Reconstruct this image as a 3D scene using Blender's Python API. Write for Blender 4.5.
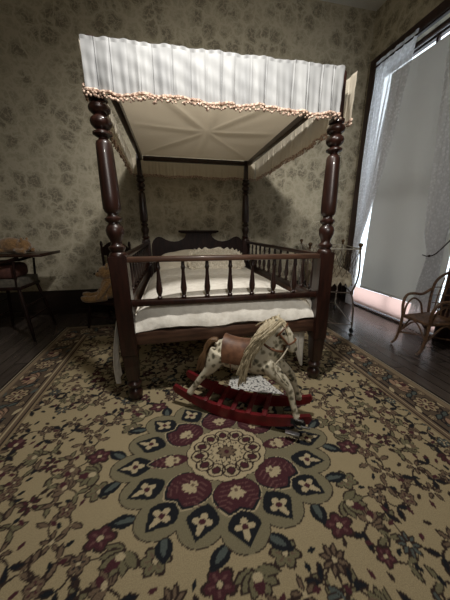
import bpy, bmesh, math, random
import numpy as np
from mathutils import Vector, Matrix
for o in list(bpy.data.objects): bpy.data.objects.remove(o)
random.seed(7); rng = np.random.default_rng(7)
S = bpy.context.scene
COL = S.collection
PI = math.pi

# ------------------------------------------------------------------ camera, sky, lights, exposure
cam = bpy.data.cameras.new('camera'); camo = bpy.data.objects.new('camera', cam); COL.objects.link(camo)
cam.sensor_fit = 'VERTICAL'; cam.sensor_height = 36.0; cam.sensor_width = 27.0
cam.lens = 36.0*252.0/600.0; cam.clip_start = 0.02
R_ = Vector((0.97976, -0.20014, 0.00235)); U_ = Vector((0.05214, 0.26659, 0.96240)); F_ = Vector((0.19324, 0.94280, -0.27163))
camo.matrix_world = Matrix(((R_.x, U_.x, -F_.x, -0.3568), (R_.y, U_.y, -F_.y, -1.5758), (R_.z, U_.z, -F_.z, 1.1337), (0, 0, 0, 1)))
S.camera = camo
S.view_settings.view_transform = 'Standard'; S.view_settings.look = 'None'
S.view_settings.gamma = 1.0; S.view_settings.use_curve_mapping = False
S.view_settings.exposure = 0.0
S.cycles.use_denoising = True
S.cycles.max_bounces = 8; S.cycles.transparent_max_bounces = 12
S.cycles.sample_clamp_indirect = 4.0

W = bpy.data.worlds.new('sky'); S.world = W; W.use_nodes = True
bg = W.node_tree.nodes['Background']; bg.inputs[0].default_value = (0.80, 0.91, 1.0, 1); bg.inputs[1].default_value = 3.2

def lamp(name, loc, target, power, size, color, kind='AREA', spread=PI):
    d = bpy.data.lights.new(name, kind); d.energy = power; d.color = color
    if kind == 'AREA': d.shape = 'DISK'; d.size = size; d.spread = spread
    o = bpy.data.objects.new(name, d); COL.objects.link(o); o.location = loc
    o.rotation_euler = (Vector(target)-Vector(loc)).to_track_quat('-Z', 'Y').to_euler()
    return o
def spot(name, loc, target, power, deg, size, color):
    o = lamp(name, loc, target, power, 0.1, color, 'SPOT'); o.data.spot_size = math.radians(deg); o.data.spot_blend = 1.0; o.data.shadow_soft_size = size
spot('ceiling_spot', (-0.17, -0.62, 2.78), (0.05, 0.85, 0.6), 142, 146, 0.07, (1.0, 0.96, 0.90))
spot('fill_spot', (-0.17, -3.1, 2.80), (0.78, 2.1, 1.50), 250, 60, 0.12, (1.0, 0.96, 0.89))  # added frontal fill that lifts the back wall, no known fixture
lamp('fill_light', (0.1, -3.0, 2.2), (0.3, 0.4, 1.2), 11.0, 1.0, (1.0, 0.95, 0.88))  # added soft fill behind the camera; the front wall has no doorway

# ------------------------------------------------------------------ node material helpers
def lin(c):
    f = lambda v: (v/12.92 if v <= 0.04045 else ((v+0.055)/1.055)**2.4)
    return tuple(f(v/255.0) for v in c)+(1.0,)
def newmat(name):
    m = bpy.data.materials.new(name); m.use_nodes = True
    nt = m.node_tree; return m, nt, nt.nodes['Principled BSDF']
def N(nt, t, **kw):
    n = nt.nodes.new(t)
    for k, v in kw.items():
        if hasattr(n, k): setattr(n, k, v)
        else: n.inputs[k].default_value = v
    return n
def ramp(nt, src, stops):
    r = nt.nodes.new('ShaderNodeValToRGB'); e = r.color_ramp.elements
    while len(e) < len(stops): e.new(0.5)
    for i, (p, c) in enumerate(stops): e[i].position = p; e[i].color = c
    nt.links.new(src, r.inputs[0]); return r.outputs[0]
def coords(nt, scale=(1, 1, 1), kind='Object'):
    tc = nt.nodes.new('ShaderNodeTexCoord'); mp = nt.nodes.new('ShaderNodeMapping')
    mp.inputs['Scale'].default_value = scale
    nt.links.new(tc.outputs[kind], mp.inputs[0]); return mp.outputs[0]
def bump(nt, b, src, strength, dist=0.01):
    bn = nt.nodes.new('ShaderNodeBump'); bn.inputs['Strength'].default_value = strength; bn.inputs['Distance'].default_value = dist
    nt.links.new(src, bn.inputs['Height']); nt.links.new(bn.outputs[0], b.inputs['Normal'])
def noisy(name, c1, c2, scale=8, rough=0.6, stretch=(1, 1, 1), detail=5, bmp=0.0, spec=0.5, metal=0.0, lo=0.35, hi=0.65, coat=0.0, sheen=0.0):
    m, nt, b = newmat(name)
    n = N(nt, 'ShaderNodeTexNoise'); n.inputs['Scale'].default_value = scale; n.inputs['Detail'].default_value = detail
    nt.links.new(coords(nt, stretch), n.inputs['Vector'])
    nt.links.new(ramp(nt, n.outputs[0], [(lo, lin(c1)), (hi, lin(c2))]), b.inputs['Base Color'])
    b.inputs['Roughness'].default_value = rough; b.inputs['Specular IOR Level'].default_value = spec; b.inputs['Metallic'].default_value = metal
    b.inputs['Coat Weight'].default_value = coat; b.inputs['Sheen Weight'].default_value = sheen
    if bmp: bump(nt, b, n.outputs[0], bmp)
    return m
M = {}
M['mahogany'] = noisy('mahogany', (29, 14, 10), (50, 26, 19), 6, 0.36, (6, 6, 1), bmp=0.05, coat=0.3)
M['rail_wood'] = noisy('rail_wood', (58, 39, 30), (90, 64, 50), 6, 0.36, (1, 6, 6), bmp=0.05, coat=0.15)
M['dark_wood'] = noisy('dark_wood', (22, 12, 10), (40, 23, 18), 6, 0.5, (6, 6, 1), bmp=0.05, spec=0.2)
M['red_paint'] = noisy('red_paint', (86, 14, 20), (116, 22, 28), 14, 0.42, bmp=0.08)
M['satin'] = noisy('greyed_satin', (138, 139, 140), (154, 155, 155), 14, 0.6, (1, 1, .3), bmp=0.06, sheen=0.2)  # front valance cloth, greyed below its real white against lamp overexposure
M['fringe'] = noisy('fringe_thread', (150, 120, 104), (226, 202, 182), 90, 0.85, lo=0.42, hi=0.58)
M['quilt'] = noisy('white_quilting', (230, 224, 212), (246, 241, 230), 24, 0.8, bmp=0.5)
M['sheet'] = noisy('cream_sheet', (222, 212, 194), (238, 230, 212), 6, 0.8, bmp=0.15)
M['lace_cloth'] = noisy('pillow_lace', (190, 180, 160), (228, 220, 204), 60, 0.85, bmp=0.6)
M['mane'] = noisy('horsehair', (158, 144, 116), (196, 182, 152), 30, 0.55, (3, 1, 1))
M['tail'] = noisy('tail_hair', (96, 70, 46), (138, 106, 74), 30, 0.55, (1, 1, .3))
M['leather'] = noisy('brown_leather', (86, 56, 39), (124, 86, 62), 22, 0.5, bmp=0.12)
M['strap'] = noisy('strap_leather', (86, 52, 32), (120, 76, 48), 30, 0.5)
M['cord'] = noisy('cream_cord', (196, 184, 158), (216, 206, 184), 60, 0.8)
M['steel'] = noisy('worn_steel', (150, 150, 152), (200, 200, 202), 30, 0.3, metal=0.9)
M['black_iron'] = noisy('black_iron', (22, 22, 24), (40, 40, 42), 30, 0.5)
M['white_iron'] = noisy('chipped_white_enamel', (150, 142, 128), (206, 200, 188), 18, 0.5, bmp=0.1)
M['aged_iron'] = noisy('aged_iron', (70, 56, 44), (112, 96, 80), 24, 0.5, bmp=0.1)
M['brass'] = noisy('dull_brass', (70, 52, 36), (110, 84, 56), 20, 0.4, metal=0.5)
M['crib_linen'] = noisy('crib_linen', (150, 138, 118), (200, 190, 168), 20, 0.85, bmp=0.4)
M['wicker'] = noisy('wicker_cane', (62, 42, 28), (106, 78, 54), 40, 0.55, bmp=0.2)
M['teddy'] = noisy('golden_plush', (134, 102, 62), (172, 136, 90), 60, 0.95, bmp=0.8, sheen=0.5)
M['plush_brown'] = noisy('brown_plush', (110, 82, 50), (146, 112, 72), 60, 0.95, bmp=0.8, sheen=0.5)
M['snout'] = noisy('dark_thread', (30, 22, 18), (46, 34, 28), 60, 0.8)
M['chair_cushion'] = noisy('grey_green_cushion', (70, 66, 58), (96, 90, 80), 30, 0.8, bmp=0.2)
M['red_cushion'] = noisy('faded_red_cushion', (74, 44, 38), (98, 62, 52), 30, 0.85, bmp=0.2)
M['ceiling'] = noisy('white_plaster', (206, 206, 202), (220, 220, 216), 3, 0.9)
M['plain_wall'] = noisy('plain_plaster', (120, 112, 98), (136, 128, 112), 4, 0.9)
M['baseboard'] = noisy('baseboard_wood', (26, 18, 14), (40, 28, 22), 6, 0.4, (1, 1, 6))
M['frame'] = noisy('window_wood', (34, 20, 18), (56, 32, 28), 6, 0.45, (6, 6, 1))
M['glass_black'] = noisy('black_bead', (10, 9, 9), (16, 14, 14), 8, 0.2)

# floor boards
m, nt, b = newmat('dark_floorboards'); M['floor'] = m
v = coords(nt, (1, 1, 1))
br = N(nt, 'ShaderNodeTexBrick'); br.offset = 0.37
br.inputs['Scale'].default_value = 1.0; br.inputs['Brick Width'].default_value = 1.9; br.inputs['Row Height'].default_value = 0.11
br.inputs['Mortar Size'].default_value = 0.004; br.inputs['Color1'].default_value = lin((74, 66, 62)); br.inputs['Color2'].default_value = lin((88, 79, 74)); br.inputs['Mortar'].default_value = lin((18, 14, 12))
rot = nt.nodes.new('ShaderNodeMapping'); rot.inputs['Rotation'].default_value = (0, 0, PI/2); nt.links.new(v, rot.inputs[0]); nt.links.new(rot.outputs[0], br.inputs['Vector'])
nz = N(nt, 'ShaderNodeTexNoise'); nz.inputs['Scale'].default_value = 5; nz.inputs['Detail'].default_value = 6
nt.links.new(coords(nt, (9, 1, 1)), nz.inputs['Vector'])
mx = N(nt, 'ShaderNodeMix', data_type='RGBA', blend_type='MULTIPLY'); mx.inputs[0].default_value = 0.6
nt.links.new(br.outputs[0], mx.inputs[6]); nt.links.new(ramp(nt, nz.outputs[0], [(0.3, (0.55, 0.52, 0.5, 1)), (0.7, (1, 1, 1, 1))]), mx.inputs[7])
nt.links.new(mx.outputs[2], b.inputs['Base Color']); b.inputs['Roughness'].default_value = 0.27
bump(nt, b, br.outputs[1], 0.3, -0.003)

# wallpaper: rounded floral cells with pale outlines
m, nt, b = newmat('floral_wallpaper'); M['wallpaper'] = m
v = coords(nt, (1, 1, 1))
dn = N(nt, 'ShaderNodeTexNoise'); dn.inputs['Scale'].default_value = 12; dn.inputs['Detail'].default_value = 3; nt.links.new(v, dn.inputs['Vector'])
vm = N(nt, 'ShaderNodeVectorMath', operation='SCALE'); nt.links.new(dn.outputs[1], vm.inputs[0]); vm.inputs['Scale'].default_value = 0.15
va = N(nt, 'ShaderNodeVectorMath', operation='ADD'); nt.links.new(v, va.inputs[0]); nt.links.new(vm.outputs[0], va.inputs[1])
def voro(scale, feat):
    n = N(nt, 'ShaderNodeTexVoronoi', feature=feat); n.inputs['Scale'].default_value = scale; n.inputs['Randomness'].default_value = 0.8
    nt.links.new(va.outputs[0], n.inputs['Vector']); return n
e1 = voro(5.8, 'DISTANCE_TO_EDGE'); f1 = voro(5.8, 'F1'); e2 = voro(19, 'DISTANCE_TO_EDGE')
base = ramp(nt, f1.outputs['Distance'], [(0.0, lin((142, 134, 116))), (0.30, lin((132, 125, 108))), (0.48, lin((166, 158, 137))), (0.7, lin((176, 168, 147)))])
line = ramp(nt, e1.outputs['Distance'], [(0.0, (.5, .5, .5, 1)), (0.04, (0.35, 0.35, 0.35, 1)), (0.09, (0, 0, 0, 1))])
line2 = ramp(nt, e2.outputs['Distance'], [(0.0, (0.7, 0.7, 0.7, 1)), (0.12, (0, 0, 0, 1))])
m1 = N(nt, 'ShaderNodeMix', data_type='RGBA'); nt.links.new(line, m1.inputs[0]); nt.links.new(base, m1.inputs[6]); m1.inputs[7].default_value = lin((204, 196, 175))
m2 = N(nt, 'ShaderNodeMix', data_type='RGBA'); nt.links.new(line2, m2.inputs[0]); nt.links.new(m1.outputs[2], m2.inputs[6]); m2.inputs[7].default_value = lin((192, 184, 162))
nt.links.new(m2.outputs[2], b.inputs['Base Color']); b.inputs['Roughness'].default_value = 0.75; b.inputs['Specular IOR Level'].default_value = 0.25

# rug (reads its woven colour from the mesh)
m, nt, b = newmat('woven_wool'); M['rug'] = m
at = N(nt, 'ShaderNodeAttribute', attribute_name='weave')
nz = N(nt, 'ShaderNodeTexNoise'); nz.inputs['Scale'].default_value = 260; nz.inputs['Detail'].default_value = 2; nt.links.new(coords(nt), nz.inputs['Vector'])
mx = N(nt, 'ShaderNodeMix', data_type='RGBA', blend_type='MULTIPLY'); mx.inputs[0].default_value = 0.7
nt.links.new(at.outputs['Color'], mx.inputs[6]); nt.links.new(ramp(nt, nz.outputs[0], [(0.3, (0.6, 0.6, 0.6, 1)), (0.7, (1, 1, 1, 1))]), mx.inputs[7])
nt.links.new(mx.outputs[2], b.inputs['Base Color']); b.inputs['Roughness'].default_value = 0.95; b.inputs['Specular IOR Level'].default_value = 0.1
bump(nt, b, nz.outputs[0], 0.4, 0.004)

# translucent cloths
def cloth(name, col, trans, transp=None, lace=False, rough=0.8):
    m, nt, b = newmat(name); out = nt.nodes['Material Output']
    b.inputs['Base Color'].default_value = lin(col); b.inputs['Roughness'].default_value = rough
    t = N(nt, 'ShaderNodeBsdfTranslucent'); t.inputs[0].default_value = lin(col)
    mix = N(nt, 'ShaderNodeMixShader'); mix.inputs[0].default_value = trans
    nt.links.new(b.outputs[0], mix.inputs[1]); nt.links.new(t.outputs[0], mix.inputs[2]); last = mix.outputs[0]
    if transp is not None:
        tr = N(nt, 'ShaderNodeBsdfTransparent'); mm = N(nt, 'ShaderNodeMixShader'); mm.inputs[0].default_value = transp
        if lace:
            vv = N(nt, 'ShaderNodeTexVoronoi'); vv.inputs['Scale'].default_value = 34; nt.links.new(coords(nt), vv.inputs['Vector'])
            nt.links.new(ramp(nt, vv.outputs['Distance'], [(0.25, (transp*0.7,)*3+(1,)), (0.55, (transp*1.35,)*3+(1,))]), mm.inputs[0])
        nt.links.new(last, mm.inputs[1]); nt.links.new(tr.outputs[0], mm.inputs[2]); last = mm.outputs[0]
    nt.links.new(last, out.inputs['Surface'])
    M[name] = m; return m
cloth('canopy_cloth', (220, 206, 182), 0.40)
cloth('satin_lit', (232, 222, 202), 0.35)  # side and back valances, paler than the front to imitate bounced light
cloth('lace', (226, 226, 228), 0.55, 0.26, True)
cloth('grey_shade', (190, 186, 180), 0.52)
cloth('pink_shade', (250, 228, 220), 0.8)
m, nt, b = newmat('window_glass'); M['glass'] = m
b.inputs['Transmission Weight'].default_value = 1.0; b.inputs['Roughness'].default_value = 0.0; b.inputs['IOR'].default_value = 1.02

# dappled horse paint
m, nt, b = newmat('dappled_paint'); M['dapple'] = m
v = coords(nt)
vv = N(nt, 'ShaderNodeTexVoronoi'); vv.inputs['Scale'].default_value = 30; nt.links.new(v, vv.inputs['Vector'])
nn = N(nt, 'ShaderNodeTexNoise'); nn.inputs['Scale'].default_value = 34; nn.inputs['Detail'].default_value = 3; nt.links.new(v, nn.inputs['Vector'])
ad = N(nt, 'ShaderNodeMath', operation='ADD'); nt.links.new(vv.outputs['Distance'], ad.inputs[0]); nt.links.new(nn.outputs[0], ad.inputs[1])
nt.links.new(ramp(nt, ad.outputs[0], [(0.58, lin((78, 76, 66))), (0.78, lin((128, 121, 100))), (0.92, lin((186, 177, 152))), (1.08, lin((214, 205, 182)))]), b.inputs['Base Color'])
b.inputs['Roughness'].default_value = 0.5
# white with dark marks
m, nt, b = newmat('marked_white'); M['print'] = m
nn = N(nt, 'ShaderNodeTexNoise'); nn.inputs['Scale'].default_value = 55; nn.inputs['Detail'].default_value = 3; nt.links.new(coords(nt), nn.inputs['Vector'])
nt.links.new(ramp(nt, nn.outputs[0], [(0.40, lin((70, 72, 76))), (0.47, lin((226, 224, 218)))]), b.inputs['Base Color']); b.inputs['Roughness'].default_value = 0.8

# ------------------------------------------------------------------ mesh helpers
def obj(name, bm, mat, parent=None, smooth=True):
    me = bpy.data.meshes.new(name)
    bmesh.ops.recalc_face_normals(bm, faces=bm.faces)
    bm.to_mesh(me); bm.free()
    if smooth:
        me.polygons.foreach_set('use_smooth', [True]*len(me.polygons))
    me.materials.append(M[mat] if isinstance(mat, str) else mat)
    o = bpy.data.objects.new(name, me); COL.objects.link(o)
    if parent: o.parent = parent
    if smooth and len(me.polygons):
        me.set_sharp_from_angle(angle=math.radians(42))
    return o
def thing(name, label, cat, loc=(0, 0, 0), rz=0, group=None):
    o = bpy.data.objects.new(name, None); COL.objects.link(o); o.empty_display_size = 0.1
    o.location = loc; o.rotation_euler = (0, 0, rz); o['label'] = label; o['category'] = cat
    if group: o['group'] = group
    return o
def tag(o, label, cat, group=None):
    o['label'] = label; o['category'] = cat
    if group: o['group'] = group
    return o
def struct(name, bm, mat, smooth=False, parent=None):
    o = obj(name, bm, mat, parent, smooth); o['kind'] = 'structure'; return o
def B(): return bmesh.new()
def box(bm, c, s, bev=0.0, rot=None, seg=2):
    r = bmesh.ops.create_cube(bm, size=1.0)
    vs = r['verts']
    for v in vs: v.co = Vector((v.co.x*s[0], v.co.y*s[1], v.co.z*s[2]))
    if bev:
        es = list({e for v in vs for e in v.link_edges})
        q = bmesh.ops.bevel(bm, geom=es, offset=bev, segments=seg, profile=0.5, affect='EDGES')
        vs = list({v for f in q['faces'] for v in f.verts} | {v for v in vs if v.is_valid})
    mt = Matrix.Translation(Vector(c)) @ (rot.to_4x4() if rot is not None else Matrix())
    bmesh.ops.transform(bm, matrix=mt, verts=vs)
    return vs
def lathe(bm, prof, c=(0, 0, 0), seg=20, axis='Z'):
    rings = []
    for z, r in prof:
        ring = []
        for k in range(seg):
            a = 2*PI*k/seg; p = (r*math.cos(a), r*math.sin(a), z)
            if axis == 'X': p = (p[2], p[0], p[1])
            if axis == 'Y': p = (p[1], p[2], p[0])
            ring.append(bm.verts.new((c[0]+p[0], c[1]+p[1], c[2]+p[2])))
        rings.append(ring)
    for a, b2 in zip(rings, rings[1:]):
        for k in range(seg):
            bm.faces.new((a[k], a[(k+1) % seg], b2[(k+1) % seg], b2[k]))
    bm.faces.new(rings[0][::-1]); bm.faces.new(rings[-1])
def tube(bm, pts, r, seg=8, flat=1.0):
    pts = [Vector(p) for p in pts]; n = len(pts)
    rs = r if isinstance(r, (list, tuple)) else [r]*n
    t0 = (pts[1]-pts[0]).normalized()
    nrm = t0.orthogonal().normalized(); rings = []
    for i, p in enumerate(pts):
        t = (pts[min(i+1, n-1)]-pts[max(i-1, 0)])
        t = t.normalized() if t.length > 1e-9 else t0
        nrm = (nrm - t*nrm.dot(t)); nrm = nrm.normalized() if nrm.length > 1e-6 else t.orthogonal().normalized()
        bi = t.cross(nrm)
        rings.append([bm.verts.new(p+(nrm*math.cos(2*PI*k/seg)+bi*math.sin(2*PI*k/seg)*flat)*rs[i]) for k in range(seg)])
    for a, b2 in zip(rings, rings[1:]):
        for k in range(seg): bm.faces.new((a[k], a[(k+1) % seg], b2[(k+1) % seg], b2[k]))
    bm.faces.new(rings[0][::-1]); bm.faces.new(rings[-1])
def curve(ctrl, n=24):
    """Catmull-Rom through control points (any dimension)."""
    P = [np.array(p, float) for p in ctrl]; P = [2*P[0]-P[1]]+P+[2*P[-1]-P[-2]]
    out = []; segs = len(P)-3
    for i in range(n+1):
        u = i/n*segs; k = min(int(u), segs-1); t = u-k
        a, b2, c, d = P[k:k+4]
        out.append(0.5*((2*b2)+(-a+c)*t+(2*a-5*b2+4*c-d)*t*t+(-a+3*b2-3*c+d)*t**3))
    return out
def ball(bm, c, r, s=(1, 1, 1), sub=2, rot=None):
    q = bmesh.ops.create_icosphere(bm, subdivisions=sub, radius=r)
    mt = Matrix.Translation(Vector(c)) @ (rot.to_4x4() if rot is not None else Matrix()) @ Matrix.Diagonal((s[0], s[1], s[2], 1))
    bmesh.ops.transform(bm, matrix=mt, verts=q['verts'])
def sheet(bm, nu, nv, f, thick=0.0):
    g = [[bm.verts.new(f(i/nu, j/nv)) for j in range(nv+1)] for i in range(nu+1)]
    for i in range(nu):
        for j in range(nv): bm.faces.new((g[i][j], g[i+1][j], g[i+1][j+1], g[i][j+1]))
    if thick:
        bmesh.ops.recalc_face_normals(bm, faces=bm.faces)
        bmesh.ops.solidify(bm, geom=list(bm.faces), thickness=thick)
    return g
def extrude_poly(bm, pts, depth, axis='Y', off=0.0):
    """closed 2D outline, extruded along an axis; pts are (a, z)"""
    def p3(a, z, d): return (a, off+d, z) if axis == 'Y' else (off+d, a, z)
    f = [bm.verts.new(p3(a, z, -depth/2)) for a, z in pts]; k = [bm.verts.new(p3(a, z, depth/2)) for a, z in pts]
    bm.faces.new(f); bm.faces.new(k[::-1]); n = len(pts)
    for i in range(n): bm.faces.new((f[i], k[i], k[(i+1) % n], f[(i+1) % n]))
def fused(name, bm, mat, parent, voxel=0.006, it=4):
    """fuse overlapping volumes to one continuous surface"""
    me = bpy.data.meshes.new('tmp'); bmesh.ops.recalc_face_normals(bm, faces=bm.faces); bm.to_mesh(me); bm.free()
    t = bpy.data.objects.new('tmp', me); COL.objects.link(t)
    q = t.modifiers.new('r', 'REMESH'); q.mode = 'VOXEL'; q.voxel_size = voxel
    q2 = t.modifiers.new('s', 'SMOOTH'); q2.factor = 0.5; q2.iterations = it
    dg = bpy.context.evaluated_depsgraph_get(); dg.update()
    m2 = bpy.data.meshes.new_from_object(t.evaluated_get(dg)); bpy.data.objects.remove(t); bpy.data.meshes.remove(me)
    m2.name = name; m2.materials.clear(); m2.materials.append(M[mat])
    m2.polygons.foreach_set('use_smooth', [True]*len(m2.polygons))
    o = bpy.data.objects.new(name, m2); COL.objects.link(o)
    if parent: o.parent = parent
    return o

# ------------------------------------------------------------------ room
XL, XR, YB, YF, ZC = -2.9, 2.40, 2.12, -3.3, 3.86
WY0, WY1, WZ1, WYO = 0.42, 1.84, 3.16, 1.99       # window opening in the right wall
b_ = B(); box(b_, ((XL+XR)/2, (YB+YF)/2, -0.05), (XR-XL+.3, YB-YF+.3, 0.10)); struct('floor', b_, 'floor')
b_ = B(); box(b_, ((XL+XR)/2, (YB+YF)/2, ZC+.05), (XR-XL+.3, YB-YF+.3, 0.10)); struct('ceiling', b_, 'ceiling')
b_ = B(); box(b_, ((XL+XR)/2, YB+.075, ZC/2), (XR-XL+.3, .15, ZC)); struct('wall_back', b_, 'wallpaper')
b_ = B(); box(b_, (XL-.075, (YB+YF)/2, ZC/2), (.15, YB-YF, ZC)); struct('wall_left', b_, 'wallpaper')
b_ = B(); box(b_, ((XL+XR)/2, YF-.075, ZC/2), (XR-XL+.3, .15, ZC)); struct('wall_front', b_, 'plain_wall')
b_ = B(); T = 0.16; xc = XR+T/2
box(b_, (xc, (YF+WY0)/2, ZC/2), (T, WY0-YF, ZC)); box(b_, (xc, (YB+WYO)/2, ZC/2), (T, YB-WYO, ZC))
box(b_, (xc, (WY0+WYO)/2, (ZC+WZ1)/2), (T, WYO-WY0, ZC-WZ1))
struct('wall_right', b_, 'wallpaper')
b_ = B(); box(b_, ((XL+XR)/2, YB-.012, .165), (XR-XL, .024, .33), .004); box(b_, ((XL+XR)/2, YB-.018, .03), (XR-XL, .036, .06), .004); struct('baseboard_back', b_, 'baseboard')
b_ = B(); box(b_, (XR-.012, (YF+.28)/2, .14), (.024, .28-YF, .28), .004); struct('baseboard_right', b_, 'baseboard')

win = bpy.data.objects.new('window_1', None); COL.objects.link(win); win.location = (XR, (WY0+WY1)/2, 0); win['kind'] = 'structure'
wy = (WY0+WY1)/2; ww = WY1-WY0
def L(bm):                       # world -> window local
    bmesh.ops.translate(bm, vec=(-XR, -wy, 0), verts=bm.verts); return bm
b_ = B(); box(b_, (XR-.03, WY1+.085, 1.63), (.08, .16, 3.26), .008); box(b_, (XR-.03, WY0-.06, 1.63), (.08, .14, 3.26), .008)
box(b_, (XR-.03, wy, WZ1+.05), (.08, ww, .10), .008)
obj('casing', L(b_), 'frame', win)
b_ = B(); box(b_, (XR-.02, wy, .008), (.05, ww, .016), .004); obj('sill', L(b_), 'frame', win)
b_ = B()
for y in (WY0+.013, WYO-.013): box(b_, (XR+.10, y, 1.58), (.05, .026, 3.12))
wyo = (WY0+WYO)/2
for z in (.045, 1.6, 3.10): box(b_, (XR+.10, wyo, z), (.05, WYO-WY0-.05, .05))
box(b_, (XR+.10, wyo, 1.6), (.03, .025, 3.05))
obj('sash', L(b_), 'frame', win)
b_ = B(); box(b_, (XR+.10, wyo, 1.58), (.006, WYO-WY0-.06, 3.04)); obj('pane', L(b_), 'glass', win)

# window dressing
b_ = B(); sheet(b_, 24, 24, lambda u, v: (XR-.012+.004*math.sin(u*9)*math.sin(v*5), WY0+.07+u*(ww-.25), .305+v*2.66), 0.0015)
sh = thing('roller_shade', 'tall plain grey roller shade pulled down over the window', 'window shade', (XR, wy, 0))
o = obj('shade_cloth', L(b_), 'grey_shade', sh)
b_ = B(); tube(b_, [(XR-.012, WY0+.07, .30), (XR-.012, WY1-.18, .30)], .011, 10); obj('hem_bar', L(b_), 'grey_shade', sh)
b_ = B(); tube(b_, [(XR-.0, WY0+.05, 3.085), (XR-.0, WY1-.06, 3.085)], .028, 12); obj('roller', L(b_), 'frame', sh)
b_ = B(); box(b_, (XR+.035, wy, .145), (.004, ww-.02, .25))
tag(obj('added_pink_blind', b_, 'pink_shade', None, False), 'pale pink translucent blind added below the grey window shade to look lit', 'blind')  # added translucent strip so the band under the shade looks bright
b_ = B(); tube(b_, [(XR-.10, WY0-.12, 3.12), (XR-.10, WY1+.06, 3.12)], .010, 10)
rod = thing('curtain_rod', 'thin dark rod across the top of the window carrying the lace curtains', 'curtain rod', (XR-.10, wy, 3.12))
bmesh.ops.translate(b_, vec=(-(XR-.10), -wy, -3.12), verts=b_.verts); obj('rod', b_, 'dark_wood', rod)
for y in (WY0-.05, WY1+.03):
    b_ = B(); tube(b_, [(.0, y-wy, 0), (.075, y-wy, 0)], .008, 8); obj('bracket', b_, 'dark_wood', rod)

def curtain(name, label, rows, npl, seed):
    """rows: (z, y_left, y_right) from top to floor; gathered pleats"""
    rg = random.Random(seed); ph = rg.random()*6
    rows = curve(rows, 60)
    def f(u, v):
        r = rows[int(round(v*60))]; z, a, b2 = r
        w = abs(b2-a); amp = (0.014+0.014*min(1, .35/max(w, .05)))*min(1, .12+v*4)
        uu = u+0.012*math.sin(u*npl*2.1+3*v+ph)
        x = XR-.10+amp*math.sin(uu*npl*2*PI+ph+.6*math.sin(v*4))+.006*math.sin(u*31+v*9)
        return (x, a+(b2-a)*u, z)
    bm = B(); sheet(bm, 110, 60, f)
    return tag(obj(name, bm, 'lace'), label, 'curtain')
curtain('lace_curtain', 'white lace curtain swept aside behind the iron crib', [(3.17, 1.86, 1.27), (2.6, 1.86, 1.36), (1.9, 1.84, 1.48), (1.3, 1.81, 1.62), (.92, 1.80, 1.715), (.5, 1.80, 1.71), (.02, 1.80, 1.68)], 9, 1)
curtain('lace_curtain', 'white lace curtain tied with a cord behind the wicker chair', [(3.17, .91, .32), (2.4, .86, .34), (1.6, .79, .42), (1.1, .74, .50), (.86, .66, .50), (.5, .70, .47), (.02, .74, .44)], 8, 2)
b_ = B(); tube(b_, curve([(XR-.13, .68, .87), (XR-.155, .60, .865), (XR-.14, .53, .90), (XR-.08, .45, 1.06), (XR-.05, .42, 1.14)], 18), .006, 8)
ball(b_, (XR-.155, .585, .868), .013)
tag(obj('tieback_cord', b_, 'dark_wood'), 'dark knotted cord tying back the lace curtain above the wicker chair', 'curtain cord')

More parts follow.
